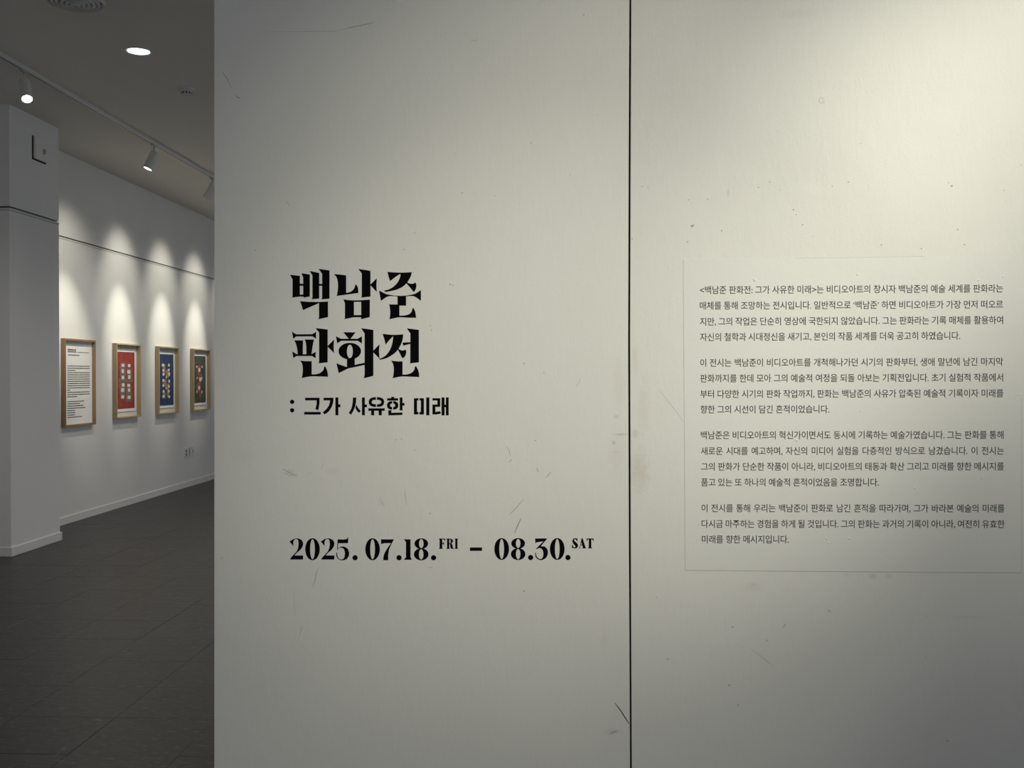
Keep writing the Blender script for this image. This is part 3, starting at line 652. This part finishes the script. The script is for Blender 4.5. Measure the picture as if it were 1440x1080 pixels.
# loose stacks of blocks: (cx, cz, w, h) as fractions of the print, rust/grey backs and pale fronts
rz = random.Random(21)
def col_blocks(xs, zs, w_, h_, jx=.02, jz=.012, keep=1.0):
    return [(x + rz.uniform(-jx, jx), z + rz.uniform(-jz, jz), w_ * rz.uniform(.8, 1.15), h_ * rz.uniform(.8, 1.15)) for z in zs for x in xs if rz.random() < keep]
ART = {
 'red': (M['red'], [('block_grey', [(.34, .68, .30, .26), (.70, .60, .28, .22), (.32, .36, .30, .24), (.66, .26, .30, .28), (.50, .50, .80, .07)]),
                    ('block_pale', col_blocks((.34, .68), (.76, .66, .56, .42, .32, .20), .15, .062))]),
 'blue': (M['blue'], [('block_ochre', [(.36, .70, .16, .20), (.60, .62, .22, .16), (.40, .44, .24, .14), (.62, .30, .16, .26), (.36, .20, .18, .12)]),
                      ('block_pale', col_blocks((.30, .68), (.78, .69, .60, .48, .38, .27, .17), .13, .055)),
                      ('block_pink', [(.50, .55, .08, .05), (.49, .34, .08, .05)])]),
 'charcoal': (M['charcoal'], [('block_rust', [(.46, .70, .26, .20), (.56, .52, .26, .18), (.44, .34, .28, .20), (.58, .18, .24, .12)]),
                              ('block_pink', col_blocks((.30, .70), (.76, .52, .24), .10, .06)),
                              ('block_pale', [(.48, .70, .14, .08), (.55, .50, .14, .08), (.46, .32, .14, .08)])])}
fr = [('red', 163.3, 482.5, 589.2, 197.5, 'pale oak frame with the red print, nearest the text board'),
      ('blue', 223.7, 486.3, 582.8, 250.5, 'pale oak frame with the blue print, between the red and dark ones'),
      ('charcoal', 271.5, 490.2, 578.3, 295.8, 'pale oak frame with the charcoal and rust print, nearest the partition panel')]
boxes = [frame_box(uL, vt, vb, uR) for _, uL, vt, vb, uR, _ in fr]
AW = sum(b_[1] for b_ in boxes) / 3; AH = sum(b_[3] for b_ in boxes) / 3; AZ = sum(b_[2] for b_ in boxes) / 3
tagspots = []
for (kind, *_x, lab), (s_, _w, _z, _h) in zip(fr, boxes):
    r_ = local_root('framed_print', wall_pt(s_, 0, AZ), label=lab, cat='picture', group='three prints in pale oak box frames')
    dp = DEP + 0.008
    frame_parts(AW, AH, M['oak'], 0.018, dp, r_)
    MB().box((-AW / 2 + .018, -0.008, -AH / 2 + .018), (AW / 2 - .018, 0, AH / 2 - .018)).obj('mount_board', M['mount'], r_, local=True)
    # print sheet floats on the mount
    px0, px1 = -AW / 2 + AW * .085, AW / 2 - AW * .10; pz0, pz1 = -AH / 2 + AH * .085, AH / 2 - AH * .075
    pap = MB().box((px0, -0.014, pz0), (px1, -0.008, pz1)).obj('print_paper', M['paper'], r_, local=True)
    ix0, ix1, iz0, iz1 = px0 + .022, px1 - .030, pz0 + .032, pz1 - .030
    basem, layers = ART[kind]
    mb = MB(); rect_art(mb, ix0, ix1, iz0, iz1, -0.0145); mb.obj('printed_field', basem, pap, local=True)
    for li, (mn, bl) in enumerate(layers):
        mb = MB()
        for cx, cz, w2, h2 in bl:
            x_ = ix0 + (ix1 - ix0) * cx; z_ = iz0 + (iz1 - iz0) * cz; a2 = (ix1 - ix0) * w2 / 2; b2 = (iz1 - iz0) * h2 / 2
            c_ = 0.25
            pts = [(-1, -1 + c_), (-1 + c_, -1), (1 - c_, -1), (1, -1 + c_), (1, 1 - c_), (1 - c_, 1), (-1 + c_, 1), (-1, 1 - c_)]
            mb.add([(x_ + p[0] * a2, -0.0149 - li * .0003, z_ + p[1] * b2) for p in pts], [tuple(range(8))])
        props(mb.obj('printed_blocks', M[mn], pap, local=True), kind='stuff')
    tagspots.append((s_ + AW * 0.36, AZ - AH / 2 - 0.075))
for (s_, z_), nm in zip(tagspots, ('red', 'blue', 'charcoal')):
    r_ = local_root('caption_tag', wall_pt(s_, 0, z_), label=f'tiny grey caption tag on the wall below the {nm} print', cat='label', group='caption tags under the prints')
    MB().box((-.04, -0.002, -.012), (.04, 0, .012)).obj('plate', M['plastic'], r_, local=True)
    t_ = MB()
    for k_ in range(2): rect_art(t_, -.03, .025 - k_ * .015, .003 - k_ * .009, .006 - k_ * .009, -.0024)
    props(t_.obj('printed_text', M['mark'], r_, local=True), kind='stuff')

# ------------------------------------------------------------------ wall sockets low on the far wall
def socket(u, v, label, holes):
    p = wall_at(u, v, 0.0); r_ = local_root('wall_socket', Vector((p.x, p.y, p.z)), label=label, cat='socket', group='three wall sockets by the skirting')
    MB().box((-.038, -0.012, -.066), (.038, 0, .066)).obj('cover_plate', M['plastic'], r_, local=True, bevel=0.004)
    inner = MB().box((-.026, -0.0145, -.05), (.026, -.011, .05)).obj('socket_face', M['white_metal'] if holes != 1 else M['grey_metal'], r_, local=True, bevel=.002)
    for dz in ([.024, -.024] if holes == 2 else [0.0]):
        mt = Matrix.Translation((0, -.0146, dz)) @ Matrix.Rotation(math.pi / 2, 4, 'X')
        if holes == 2: MB().lathe([(.019, 0), (.018, .001), (.0, .0011)], 20, mt).obj('plug_hole', M['dark'], inner, local=True)
        else: MB().box((-.008, -.0155, -.012), (.008, -.0144, .012)).obj('jack', M['dark'], inner, local=True)
socket(260.6, 636.8, 'low wall socket with two round dark holes, nearest the pillar', 2)
socket(265.4, 635.4, 'middle of three low wall sockets, plain plate with small jack', 1)
socket(270.0, 634.0, 'low wall socket nearest the partition panel, plain plate with small jack', 0)

# ------------------------------------------------------------------ control box high on the pillar
def pil_at(u, v, t=0.0): return on_plane(u, v, wall_pt(0, tp + t, 0), WN)
a, b_ = pil_at(46, 206), pil_at(63.5, 209)
bw = (b_ - a).length; zt, zb = pil_at(46, 191).z, pil_at(46, 222.5).z
cb = (a + b_) / 2
r_ = local_root('call_box', Vector((cb.x, cb.y, (zt + zb) / 2)), label='small square white box with a round grille high on the pillar', cat='box')
hb = (zt - zb) / 2
MB().box((-bw / 2 - .012, -0.004, -hb - .010), (bw / 2 + .002, 0.0, hb + .002)).obj('box_shadow', M['dark'], r_, local=True)  # dark sheet jutting out left and below, the box's shadow as colour
MB().box((-bw / 2, -0.026, -hb), (bw / 2, -0.004, hb)).obj('housing', M['base'], r_, local=True, bevel=0.006)
mt = Matrix.Translation((bw * .18, -0.0263, -.01)) @ Matrix.Rotation(math.pi / 2, 4, 'X')
MB().lathe([(.022, 0), (.022, .003), (.017, .003), (.017, 0.0005)], 24, mt).obj('ring', M['dark'], r_, local=True)
MB().lathe([(.017, 0.0006), (.010, .003), (.0, .003)], 24, mt).obj('button', M['plastic'], r_, local=True)
MB().box((bw * .18 - .006, -0.0305, -.013), (bw * .18 + .006, -0.0292, -.007)).obj('mark', M['dark'], r_, local=True)

# ------------------------------------------------------------------ ceiling fittings
c = ceil_at(106, 0.5)
r_ = empty('air_diffuser', (c.x, c.y, HC), label='round ceiling air diffuser of concentric rings at the top edge', cat='vent')
R0 = 39.5 * (c.y) / F
for k_ in range(6):
    ra = R0 * (1 - k_ * .165); z_ = -0.010 - 0.004 * k_
    MB().lathe([(ra, -0.0 if k_ == 0 else z_ + .012), (ra, z_ - .004), (ra - .007, z_ - .008), (ra - .018, z_ - .004), (max(ra - .026, .002), z_ + .016)], 48).obj('outer_ring' if k_ == 0 else 'ring', M['white_metal'], r_, local=True, smooth=True)
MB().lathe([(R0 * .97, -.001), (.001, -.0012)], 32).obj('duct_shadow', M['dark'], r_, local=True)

def downlight(c, label, power):
    r_ = empty('downlight', (c.x, c.y, HC), label=label, cat='light')
    MB().lathe([(.096, -.0005), (.096, -.005), (.090, -.008), (.080, -.007), (.074, -.001)], 48).obj('trim_ring', M['white_metal'], r_, local=True, smooth=True)
    MB().lathe([(.0745, -.0035), (.001, -.0036)], 40).obj('lens', M['lamp_cool'], r_, local=True)
    l = spot('downlight_beam', (0, 0, -0.03), (0, 0, -2), power, 140, 0.8, COOL, 0.06); l.parent = r_
    return r_
downlight(ceil_at(194.7, 71.5), 'round recessed downlight glowing cool white in the grey ceiling', 80)

for (x_, y_), w_ in (((-2.45, 11.5), 'between the track and the partition, far along the hall'), ((0.6, 6.5), 'behind the partition panels'), ((0.8, 11.5), 'far behind the partition panels')):  # out-of-sight downlights, added to lift the hall's light level
    downlight(Vector((x_, y_, HC)), 'unseen recessed cool white downlight added to brighten the hall, ' + w_, 110)
c = ceil_at(262, 125)
r_ = empty('smoke_detector', (c.x, c.y, HC), label='small white smoke detector on the ceiling between downlight and partition panel', cat='detector')
MB().lathe([(.068, 0), (.068, -.010), (.060, -.018), (.046, -.022), (.042, -.026)], 36).obj('base', M['white_metal'], r_, local=True, smooth=True)
MB().lathe([(.040, -.022), (.040, -.046), (.030, -.054), (.0, -.056)], 32).obj('sensor_cap', M['white_metal'], r_, local=True, smooth=True)
for k_ in range(10):
    a = 6.2832 * k_ / 10; mt = Matrix.Rotation(a, 4, 'Z')
    MB().add([mt @ Vector(p) for p in [(.0405, -.007, -.030), (.0405, .007, -.030), (.0405, .007, -.042), (.0405, -.007, -.042)]], [(0, 1, 2, 3)]).obj('vent_slot', M['dark'], r_, local=True)

# lighting track, parallel to the far wall
ta = ceil_at(0, 78.2, HC - 0.032); tb = ceil_at(294.8, 249, HC - 0.032)
tt = ((ta - W0).dot(WN) + (tb - W0).dot(WN)) / 2
print('track off wall', (ta - W0).dot(WN), (tb - W0).dot(WN))
tr0 = wall_pt(-9.5, tt, HC)
track = local_root('lighting_track', tr0, label='long white ceiling track carrying the spotlights along the picture wall', cat='track')
TL = 19.5
MB().box((0, -.018, -.006), (TL, .018, 0)).box((0, -.018, -.032), (TL, .0, -.006)).box((0, .009, -.032), (TL, .018, -.006)).obj('channel', M['white_metal'], track, local=True)
MB().box((0, .0, -.0312), (TL, .009, -.0308)).obj('conductor_slot', M['dark'], track, local=True)

def track_spot(p, aim, label, lit='lamp_white', name='track_spotlight', group='spotlights on the ceiling track', hl=.185, rad=.044):
    """p: point on the underside of the track; aim: unit vector of the beam"""
    r_ = empty(name, p, math.pi / 2 - ANG, label=label, cat='spotlight', group=group)
    MB().box((-.055, -.014, -.016), (.055, .014, .0)).obj('track_adapter', M['grey_metal'], r_, local=True, bevel=.002)
    MB().lathe([(.0, -.016), (.009, -.016), (.009, -.085), (.0, -.085)], 14).obj('stem', M['white_metal'], r_, local=True, smooth=True)
    wm = parent_world(r_); a = (wm.to_3x3().inverted() @ Vector(aim)).normalized()
    qm = a.to_track_quat('Z', 'Y').to_matrix().to_4x4()
    piv = Vector((0, 0, -.088))
    # head hangs beside/below the pivot
    hm = Matrix.Translation(piv + Vector((0, 0, -.012)) - a * hl * .18) @ qm
    MB().lathe([(.0, 0), (rad * .9, 0), (rad, .006), (rad, hl), (rad - .004, hl), (rad - .005, hl - .012), (.0, hl - .012)], 32, hm).obj('lamp_head', M['white_metal'], r_, local=True, smooth=False)
    MB().lathe([(.0, hl - .009), (rad - .006, hl - .009), (rad - .006, hl - .007), (0, hl - .006)], 28, hm).obj('lens', M[lit], r_, local=True)
    MB().lathe([(.0, -.004), (.015, -.004), (.015, .02), (.0, .02)], 14, Matrix.Translation(piv + Vector((0, 0, -.004)))).obj('pivot', M['grey_metal'], r_, local=True)
    return r_, wm @ (hm @ Vector((0, 0, hl + .004)))
def track_point(u, v):
    p = ceil_at(u, v, HC - .032); return wall_pt(wall_s(p), tt, HC - .032)
p1, p2, p3 = track_point(36, 99.5), track_point(216, 203.5), track_point(296, 250.5)
dv = (wall_s(p3) - wall_s(p2))
LABS = ['white cylinder spotlight on the ceiling track, its bright lens facing the viewer above the pillar',
        'white cylinder spotlight on the ceiling track, tilted to the wall right of the pillar',
        'white cylinder spotlight on the ceiling track, half hidden by the partition panel']
def aim_at(p, s_, z): return (wall_pt(s_, 0, z) - (p + Vector((0, 0, -.1)))).normalized()
to_cam = Vector((0.42, -0.60, -1.05)).normalized()
h1, l1 = track_spot(p1, to_cam, LABS[0], rad=.040, hl=.19)
spot('spot_beam', l1 + to_cam * .01, l1 + to_cam, 14, 40, 1, WARM, 0.035)
scallops = [10.55, 11.94, 13.16, 14.4]
def art_beam(p, l, s_):
    spot('spot_beam', l, wall_pt(s_, 0, 1.90), 165, 33, 1.0, WARM, 0.02)
    spot('spot_halo', l, wall_pt(s_, 0, 2.60), 42, 56, 1.0, WARM, 0.02)
    spot('spot_spill', l, wall_pt(s_, 0, 2.35), 12, 80, 1.0, NEUT, 0.02)
def s_of_depth(y): return (y - W0.y) / WD.y
for pp, s_, lb in ((p2, 0.20, LABS[1]), (p3, 1.444, LABS[2])):
    hd = (aim_at(pp, s_, 0.9 if lb is LABS[1] else 1.75) + Vector((0, -0.36 if lb is LABS[1] else 0.0, 0))).normalized()
    r_, l_ = track_spot(pp, hd, lb)
    art_beam(pp, l_, s_)
for s_, ww_ in ((2.696, 'lighting the blue print'), (3.92, 'lighting the charcoal print'), (5.2, 'beyond the last print')):
    pp = wall_pt(s_, tt, HC - .032)
    r_, l_ = track_spot(pp, aim_at(pp, s_, 1.75), 'white cylinder spotlight on the ceiling track, hidden by the partition, ' + ww_); art_beam(pp, l_, s_)
# entrance-side spotlights whose beams fall on the partition panels
for k, ww_ in zip(KEYS, ('top right of the right panel', 'lower left panel', 'middle seam of the panels')):
    a = (Vector(k[1]) - Vector(k[0])).normalized()
    top = Vector((k[0][0], k[0][1], k[0][2])) - a * .19 + Vector((0, 0, .105))
    stem_top = Vector((top.x, top.y, HC))
    r_, l_ = track_spot(Vector((top.x, top.y, HC - .001)), a, 'white cylinder spotlight on the entrance ceiling aimed at the ' + ww_, group='entrance ceiling spotlights')
